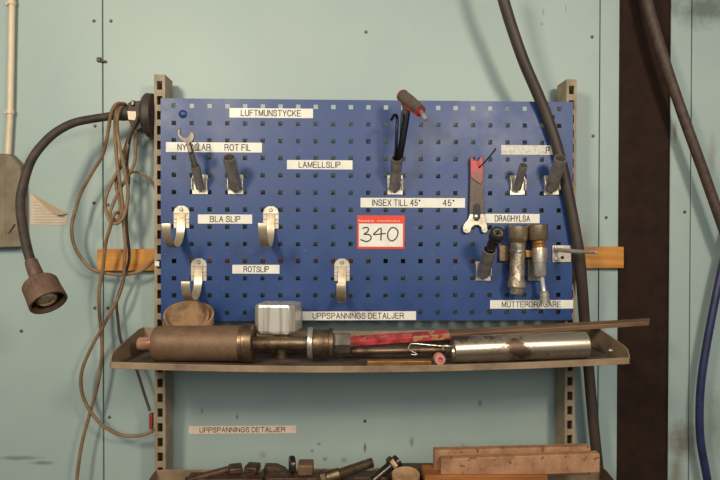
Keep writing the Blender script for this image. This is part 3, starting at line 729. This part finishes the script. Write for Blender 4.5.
barseg(pB, pC, .026, .020, .0118, .0085, roll=12, tip=True).build('bare_part', 'bar', t, bevel=.001)

# --- rod, pink bushing, wire, brass strip
Yd = -.085
r = 3.7/SC(Yd); 
a = P(352, 351.2, Yd); b = P(445, 349.6, Yd)
o = MB().lathe(a, b-a, [(0, .0001), (0, r*.9), (.004, r), ((b-a).length-.002, r), ((b-a).length, r*.8), ((b-a).length, .0001)], 20).build('steel_rod', 'oldsteel')
tag(o, 'thin dull steel rod lying under the red flat bar beside the arbor nut', 'rod')
Yp = -.130; pc = P(440.3, 356.2, Yp); zz = fz(440, Yp)+.0112
o = MB().lathe((pc.x, Yp, zz), (0, -1, 0), [(-.02, .0001), (-.02, .0108), (-.002, .0108), (0, .0098), (0, .0052), (-.008, .0048), (-.008, .0001)], 28).build('pink_bushing', 'pink')
tag(o, 'small round pink rubber bushing lying left of the polished round bar', 'bushing')
Yw = -.100
wp = [(411, 354.5, 0), (417, 354.2, 0), (409, 349.5, 0), (409.5, 345.5, 0), (412.5, 343.6, 0), (425, 344.5, 0), (442, 346, 0), (452, 346.3, 0), (444, 345.6, 0), (443.3, 350, 0)]
o = MB().tube([P(x, y, Yw) for x, y, _ in wp], .0010, n=8).build('wire_clip', 'chrome')
tag(o, 'thin bright bent wire lying over the steel rod near the pink bushing', 'wire')
Yb = -.140; a = P(367, 365, Yb); b = P(431, 365, Yb); z = fz(400, Yb)
o = MB().bb((a.x, Yb-.006, z), (b.x, Yb+.010, z+.0135)).build('brass_strip', 'brass', bevel=.0008)
tag(o, 'short brass-coloured flat strip at the front lip between the arbor nut and the pink bushing', 'strip')

# ================================================================== LOWER SHELF CONTENTS
def lbox(px0, px1, pyt, y0, y1, z0, m, name, label, cat, group=None, tilt=0, pyt2=None, bev=.0015):
    """box with top front edge seen at row pyt, spanning y0 (front) to y1, standing at z0"""
    a = P(px0, pyt, y0); b = P(px1, pyt if pyt2 is None else pyt2, y0)
    prof = [V((a.x, y0, z0)), V((b.x, y0, z0)), V((b.x, y0, b.z)), V((a.x, y0, a.z))]
    o = MB().prism(prof, (0, y1-y0, 0)).build(name, m, bevel=bev)
    return tag(o, label, cat, group)
zt = P(500, 478, -.115).z
zL = fzl(500, -.08)
lbox(425, 548, 475.5, -.125, -.072, zL, 'darkwood', 'timber_offcut', 'orange timber offcut lying under the two beige blocks on the lower shelf', 'timber')
ztim = P(480, 475.5, -.125).z
def bar_on(px0, py0, px1, py1, h_px, y0, y1, name, label):
    a, b = P(px0, py0, y0), P(px1, py1, y0); dz = -h_px/SC(y0)
    prof = [a+V((0, 0, dz)), b+V((0, 0, dz)), b, a]
    o = MB().prism(prof, (0, y1-y0, 0)).build(name, 'block', bevel=.0015); return tag(o, label, 'block', 'beige blocks on the lower shelf')
bar_on(441, 459, 600, 453.5, 19.5, -.118, -.101, 'fibre_block', 'front beige speckled block on the lower shelf, nearer of the two')
bar_on(434.5, 450.3, 591, 446.5, 29, -.098, -.080, 'fibre_block', 'rear beige block on the lower shelf, standing higher behind the speckled one')
# steel packing blocks underneath the small parts
def packing(px0, px1, pyt, y0, y1, label):
    y1 = y0+.035
    return lbox(px0, px1, pyt, y0, y1, fzl((px0+px1)/2, y0), 'darktool', 'packing_block', label, 'steel block', 'steel packing blocks on the lower shelf')
packing(186, 262, 479.5, -.11, -.045, 'dark steel packing block under the two clamp nuts on the lower shelf')
packing(263, 330, 478.5, -.085, -.02, 'dark steel packing block beneath the round disc on the lower shelf')
packing(334, 388, 477.5, -.075, -.03, 'dark steel packing block beneath the threaded bolts on the lower shelf')
packing(399, 440, 469.5, -.05, -.012, 'brown steel block behind the turned wooden cup on the lower shelf')
# clamp nuts
for (px, py, lab) in ((235.5, 467.5, 'dark square clamp nut on the lower shelf, left of its twin'), (252.5, 466.5, 'dark square clamp nut on the lower shelf, right of its twin')):
    y = -.08; c = P(px, py, y); w = 13/SC(y); zb = P(px, 479.5, -.11).z
    t = thing('clamp_nut', lab, 'nut', (c.x, y, zb), 'clamp nuts on the lower shelf')
    R = Matrix.Rotation(.25 if px < 240 else -.2, 3, 'Z')
    MB().box((c.x, y, (c.z-.004+zb)/2), (w*.72, .022, c.z-.004-zb), R).build('nut_body', 'darktool', t, bevel=.002)
    MB().box((c.x, y, c.z-.002), (w*1.02, .03, .012), R).build('nut_flange', 'darktool', t, bevel=.003)
# threaded stud lying at left
def thread(a, b, r, name, m, parent, turns=26):
    L = (b-a).length; prof = [(0, .0001), (0, r*.85)]
    for k in range(turns): prof += [((k+.25)/turns*L, r), ((k+.75)/turns*L, r*.86)]
    prof += [(L, r*.8), (L, .0001)]
    return MB().lathe(a, b-a, prof, 20).build(name, m, parent)
a, b = P(186, 481.5, -.115), P(232, 469, -.06)
t = thing('threaded_stud', 'dark threaded stud slanting up to the clamp nuts at the left of the lower shelf', 'stud', a); thread(a, b, .0085, 'thread', 'darktool', t, 30)
# disc on edge, clamp block
y = -.06; c = P(292.5, 474, y); zb = P(292, 478.5, -.085).z
o = MB().lathe((c.x-.006, y, zb+.0175), (1, .25, 0), [(0, .008), (0, .016), (.002, .0175), (.009, .0175), (.011, .016), (.011, .008)], 32, closed=True).build('spacer_ring', 'blacksteel')
tag(o, 'dark steel ring standing on edge on the lower shelf, left of the tan clamp block', 'ring')
lbox(297.5, 313, 465.5, -.075, -.04, zb, 'rust', 'clamp_block', 'tan brown clamp block right of the dark ring on the lower shelf', 'clamp block', bev=.003)
a = P(262, 467.5, -.05); b = P(286, 473, -.05)
o = MB().prism([P(261, 477, -.05).xyz, P(287, 477, -.05).xyz, P(285, 472, -.05), P(276, 467.8, -.05), P(264, 467.5, -.05)], (0, .025, 0)).build('step_clamp', 'darktool', bevel=.001)
tag(o, 'dark wedge-shaped step clamp left of the ring on the lower shelf', 'clamp')
# threaded bolt
t = thing('threaded_bolt', 'bright threaded bolt pointing up to the right on the lower shelf', 'bolt', P(326, 480, -.09))
a, b = P(340, 473.5, -.085), P(373, 462.3, -.075); thread(a, b, .0105, 'thread', 'oldsteel', t, 14)
d = (b-a).normalized()
MB().lathe(a-d*.03, d, [(0, .0001), (0, .011), (.003, .0125), (.028, .0125), (.031, .010)], 24).build('shank', 'oldsteel', t)
MB().lathe(a-d*.040, d, [(0, .0001), (0, .016), (.0025, .017), (.010, .017), (.012, .015), (.012, .0001)], 6).build('hex_nut', 'darktool', t)
# hex bolt
t = thing('hex_bolt', 'dark hex-headed bolt leaning with its head up beside the wooden cup', 'bolt', P(375, 478, -.06))
a, b = P(372, 481, -.075), P(390, 466, -.055); d = (b-a).normalized()
MB().lathe(a, d, [(0, .0001), (0, .009), ((b-a).length, .0095)], 20).build('shank', 'blacksteel', t)
MB().lathe(b, d, [(0, .0001), (0, .015), (.002, .0165), (.010, .0165), (.013, .014), (.013, .0001)], 6).build('hex_head', 'oldsteel', t)
MB().lathe(b+d*.003+V((.008, .008, 0)), d, [(0, .0001), (0, .0135), (.010, .0135), (.010, .0001)], 20).build('washer', 'blacksteel', t)
# wooden cup
y = -.095; c = P(405.5, 471.5, y); r = 14/SC(y); zb = fzl(405, y)
o = MB().lathe((c.x, y, zb), (0, -.10, 1), [(0, .0001), (0, r*.86), (c.z-zb-.001, r), (c.z-zb, r*.97), (c.z-zb-.002, r*.85), (c.z-zb-.003, r*.12), (c.z-zb-.010, r*.1), (c.z-zb-.010, .0001)], 36).build('turned_wooden_plug', 'woodtan')
tag(o, 'pale round turned wooden plug with a small centre hole on the lower shelf', 'wooden plug')

# ================================================================== HOSES
o = MB().tube([P(x, y, d) for x, y, d in ((496, -30, -.05), (503.5, 0, -.045), (512, 28, -.036), (524, 62, -.028), (536, 90, -.02), (545.5, 113, -.0145), (555.5, 142, -.0135), (563.5, 172, -.0135), (569.5, 201, -.0135), (575, 230, -.0135), (579, 254, -.012), (582.3, 290, .006), (584.5, 320, .028), (588, 360, .036), (591.3, 400, .036), (595, 440, .036), (599.5, 480, .036), (606, 530, .036), (612, 600, .03), (618, 720, .02), (620, 860, -.01))], .0118, n=16).build('air_hose', 'hose')
tag(o, 'thick black hose running down over the right end of the pegboard and behind the shelf', 'hose')
o = MB().tube([P(x, y, d) for x, y, d in ((632, -60, .05), (645.5, -5, .04), (653.5, 25, .035), (665, 62, .03), (676, 95, .03), (689, 132, .03), (703.5, 172, .03), (719, 216, .03), (740, 275, .03), (775, 370, .03))], .0112, n=16).build('air_hose', 'hosebrown')
tag(o, 'brown-black hose slanting down across the dark column in the top right corner', 'hose')
o = MB().tube([P(x, y, d) for x, y, d in ((735, 215, .05), (722, 268, .05), (714, 305, .05), (706.5, 345, .05), (701.3, 380, .05), (699.5, 410, .05), (700.5, 440, .05), (705.5, 470, .05), (711, 500, .05), (720, 560, .05))], .0088, n=16).build('blue_hose', 'blue')
tag(o, 'blue hose hanging in a gentle bow at the right edge of the picture', 'hose')

# ================================================================== LEFT: CONDUIT, BOX, NOTE
t = thing('conduit', 'cream plastic cable conduit running down the wall into the brown-grey box', 'conduit', P(8, 155, .075))
MB().tube([P(x, y, .078) for x, y in ((13, -60), (12.2, 0), (11.2, 60), (10.3, 110), (9.3, 132), (8, 155), (7.3, 168))], .0068, n=14).build('pipe', 'conduit', t)
for px, py in ((11.8, 3), (10.2, 112)):
    c = P(px, py, .078)
    MB().lathe(c-V((0, 0, .005)), (0, 0, 1), [(0, .0066), (0, .0088), (.010, .0088), (.010, .0066)], 18, closed=True).box(c+V((-.010, .004, 0)), (.008, .008, .009)).build('clip', 'conduit', t, bevel=.0006)
t = thing('junction_box', 'brown-grey metal box with a chamfered top corner at the left edge below the conduit', 'junction box', P(-10, 249, .07))
y0 = .060
MB().prism([P(x, y, y0) for x, y in ((-60, 153), (8, 153.5), (20.5, 166), (21.5, 247), (-60, 249))], (0, WY-.0005-y0, 0)).build('housing', 'box', t, bevel=.003)
MB().prism([P(x, y, y0-.0006) for x, y in ((-60, 157), (5, 157.5), (5.8, 243), (-60, 245))], (0, .0005, 0)).build('lid', 'box', t)
MB().prism([P(x, y, y0-.0006) for x, y in ((8, 234), (14.5, 223.5), (15.5, 225), (10, 233))], (0, .0005, 0)).build('scratch', 'dark', t)
y0 = WY-.0012
t = thing('paper_note', 'small printed paper note on the wall with its top corner folded down', 'paper', P(48, 225, y0))
MB().prism([P(x, y, y0) for x, y in ((30.3, 193), (67.8, 214), (67.2, 225.3), (30.3, 224.5))], (0, .0006, 0)).build('sheet', 'paper', t)
pts = [P(31, 193.2, y0-.0005), P(67.8, 213.8, y0-.0005), P(60, 215, y0-.012), P(57, 214.8, y0-.011), P(50, 209.5, y0-.008), P(40, 201, y0-.004)]
MB().prism(pts, (0, -.0008, 0)).build('folded_corner', 'paperback', t)
ln = MB()
for k in range(8):
    y = 202+k*2.9; x1 = 38+(k*3.2 if k < 4 else 26)
    if k < 4: x1 = 37+k*3
    a, b = P(34, y+.7, y0), P(min(x1, 65), y, y0); ln.bb((a.x, y0-.0002, a.z), (b.x, y0-.0004, b.z))
ln.build('printed_lines', 'paperline', t)

# ================================================================== GOOSENECK LAMP
t = thing('gooseneck_lamp', 'brown gooseneck work lamp with a ribbed round head, mounted on the left upright', 'lamp', P(152, 116, .03))
kc = P(150.5, 115.5, .040)
MB().lathe(V((uL[0]-.003, .039, kc.z)), (-1, -.05, 0), [(0, .0001), (0, .040), (.004, .047), (.018, .048), (.024, .042), (.028, .030), (.028, .0001)], 32).build('swivel_disc', 'rubber', t)
a, b = P(127.5, 126, .018), P(143, 101, .018)
MB().prism([P(x, y, .010) for x, y in ((127.5, 103), (131, 101.2), (142, 100.5), (144, 104), (144, 127), (137, 130.5), (131, 126), (127, 118))], (0, .038, 0)).build('bracket', 'rubber', t, bevel=.002)
MB().prism([P(x, y, .0095) for x, y in ((127.6, 111.2), (136, 111.5), (136.5, 120.5), (128.6, 119.5))], (0, -.0012, 0)).build('rating_plate', 'label_tan', t)
MB().box(P(133.5, 103.5, .012), (.008, .012, .012)).build('wing_screw', 'blacksteel', t, bevel=.002)
MB().tube([P(129, 113.5, .028), P(120, 113.8, .022), P(113, 116, .016)], [.0155, .0155, .0110], n=20).build('collar', 'rubber', t)
neck = ((118, 114.6, .018), (108, 116.5, .012), (92, 119, .0), (75, 122.5, -.015), (61, 129, -.03), (50, 137, -.042), (38, 150, -.058), (30, 163, -.07), (24.5, 180, -.085), (20.5, 200, -.10), (22, 222, -.12), (27, 248, -.145), (31.8, 264, -.158), (36, 275, -.165))
MB().tube([P(*q) for q in neck], .0087, n=18).build('gooseneck', 'rubber', t)
hc = P(48.3, 302.0, -.205); ax = V((.57, -.40, -.74)).normalized()
top = hc-ax*.046
MB().tube([P(31, 261, -.156), P(33.5, 268, -.161), P(38, 279, -.168), top+ax*.004], [.0108, .0120, .0130, .0135], n=18).build('neck_sleeve', 'lampbrown', t)
R_ = .0305
# ribbed shell
u = ax.cross(V((0, 0, 1))).normalized(); v = ax.cross(u); n = 112; prof = [(0, .5, 0), (0, .88, 0), (.004, .97, 0), (.0055, .985, 1), (.024, 1.0, 1), (.026, 1.0, 0), (.036, 1.03, 0), (.048, 1.04, 0), (.048, .93, 0), (.040, .90, 0)]
vs = []
for q, k, rib in prof:
    for i in range(n):
        an = 2*math.pi*i/n; rr = R_*k*(1.0-(.03 if rib and i % 4 >= 2 else 0)); vs.append(top+ax*q+(u*math.cos(an)+v*math.sin(an))*rr)
fs = [(i*n+k, i*n+(k+1) % n, (i+1)*n+(k+1) % n, (i+1)*n+k) for i in range(len(prof)-1) for k in range(n)]+[tuple(range(n-1, -1, -1))]
hd = MB().add(vs, fs).build('lamp_head', 'lampbrown', t, angle=30)
MB().lathe(top+ax*.041, -ax, [(0, R_*.92), (.006, R_*.86), (.016, R_*.66), (.024, R_*.40), (.027, .0001)], 40).build('reflector', 'reflector', hd)
# reopen the reflector bowl: lathe caps its first ring, so remove that face
me = hd.children[0].data if hd.children else bpy.data.objects['reflector'].data
bm = bmesh.new(); bm.from_mesh(me); bm.faces.ensure_lookup_table()
for f in [f for f in bm.faces if len(f.verts) > 20 and f.calc_area() > .001]: bm.faces.remove(f)
bm.to_mesh(me); bm.free()
MB().lathe(top+ax*.025, ax, [(0, .010), (.006, .016), (.012, .0195), (.017, .0175), (.021, .012), (.023, .006), (.0235, .0001)], 28).build('bulb', 'bulb', hd)

# ================================================================== CABLES
CR = .0037
def cab(pts): return [P(*p) for p in pts]
t = thing('coiled_cable', 'tan power cable looped in a long bundle over the lamp collar', 'cable', P(115, 230, .02))
sA = [(121, 118, .050), (126, 106, .036), (122, 103.5, .02), (116, 104.5, .000), (111.5, 112, -.006), (109, 125, 0), (106.5, 140, .01), (102, 156, .02), (90.6, 175, .03), (80.4, 194, .035), (75.5, 210, .035), (72, 224, .035), (72.4, 238, .035), (77.5, 252.5, .035), (89, 267, .04), (101, 272, .045), (121, 275, .045), (139, 271.5, .045), (150, 264, .045), (157, 257, .045)]
sB = [(126, 113, .052), (124, 104.5, .036), (119.5, 105.5, .015), (116, 110, .002), (115, 122, .004), (115.4, 140, .008), (117, 162, .012), (120, 184, .016), (122.7, 206, .018), (124, 229, .022), (125.4, 245, .026), (124.3, 262, .032), (123.6, 279, .036), (118, 298, .038), (109.6, 314, .038), (102, 328.5, .038), (91, 348, .038), (81.5, 373, .038), (83.5, 398, .038), (99, 422, .038), (120, 434.5, .038), (140, 435.5, .038), (155, 430, .036)]
sC = [(124, 113, .058), (123, 106.5, .040), (121, 107.5, .012), (117.5, 116, -.004), (117.2, 128, .000), (118.8, 142, .003), (122.7, 160, .004), (126, 178, .006), (128, 190, .01), (127, 204, .012), (123.5, 217, .01), (117, 223.5, .006), (110.5, 221, .008), (106.8, 213, .012), (105, 203, .016), (108, 191, .018), (114.5, 177, .020), (122, 164, .024), (126.5, 150, .026), (129.5, 139, .028), (134, 122, .026)]
sD = [(137, 124, .028), (136, 140, .026), (134.5, 162, .024), (128, 176, .022), (120, 189, .024), (113.5, 203, .024), (110, 213, .018), (112, 218, .012), (117.5, 220, .012), (120.5, 213, .02), (119.5, 200, .024), (116.5, 188, .028), (117, 175, .03), (121, 160, .034), (128, 140, .036), (132, 128, .032)]
sE = [(121, 205, .032), (119, 212, .018), (115, 213.5, .004), (112.5, 219, .002), (110, 228, .008), (106.2, 241, .016), (104, 258, .026), (102.5, 272, .036), (99.3, 289, .038), (99.4, 310, .040), (100.6, 326, .046), (102.2, 352, .046), (98, 383, .046), (90, 413, .044), (82, 443, .042), (76.7, 480, .04), (73, 520, .04), (70, 600, .04), (66, 800, .03)]
for s in (sA, sB, sC, sD, sE): MB().tube(cab(s), CR, n=10, sub=7).build('cable_strand', 'cable', t)
t = thing('black_cord', 'thin dark cord hanging behind the upper shelf end with a red plug at its tip', 'cord', P(150, 428, .03))
sF = [(137.5, 116, .004), (136, 122, .004), (131, 135, .012), (128.5, 148, .032), (127, 165, .038), (129, 178, .040), (127.5, 195, .040), (126.5, 225, .040), (128.8, 246, .040), (129, 260, .044), (125, 275, .054), (117, 300, .06), (118, 320, .060), (119.5, 334, .058), (123, 346, .05), (130, 356, .045), (137, 371, .04), (144, 393, .036), (150, 411, .03)]
MB().tube(cab(sF), .0032, n=8).build('cord', 'blackcord', t)
a, b = P(150.8, 413, .030), P(151.6, 429, .030)
MB().bb((a.x-.003, .026, b.z), (b.x+.003, .036, a.z)).build('red_plug', 'tagred', t, bevel=.0015)
o = MB().tube(cab([(126, 181, .045), (130, 174, .045), (134, 172, .045), (141.7, 173.5, .045), (149.5, 179, .045), (153.8, 186, .045), (157, 195, .045)]), .0028, n=8).build('thin_cord', 'cable')
tag(o, 'short thin tan cord curving from the cable bundle to the left upright', 'cord')
c = P(157.3, 264, UY0-.003)
o = MB().box(c, (.010, .006, .012)).box(c+V((0, -.003, -.003)), (.006, .004, .004)).build('plastic_clip', 'label', bevel=.0012)
tag(o, 'tiny white plastic clip on the left upright where the cable ends', 'clip')
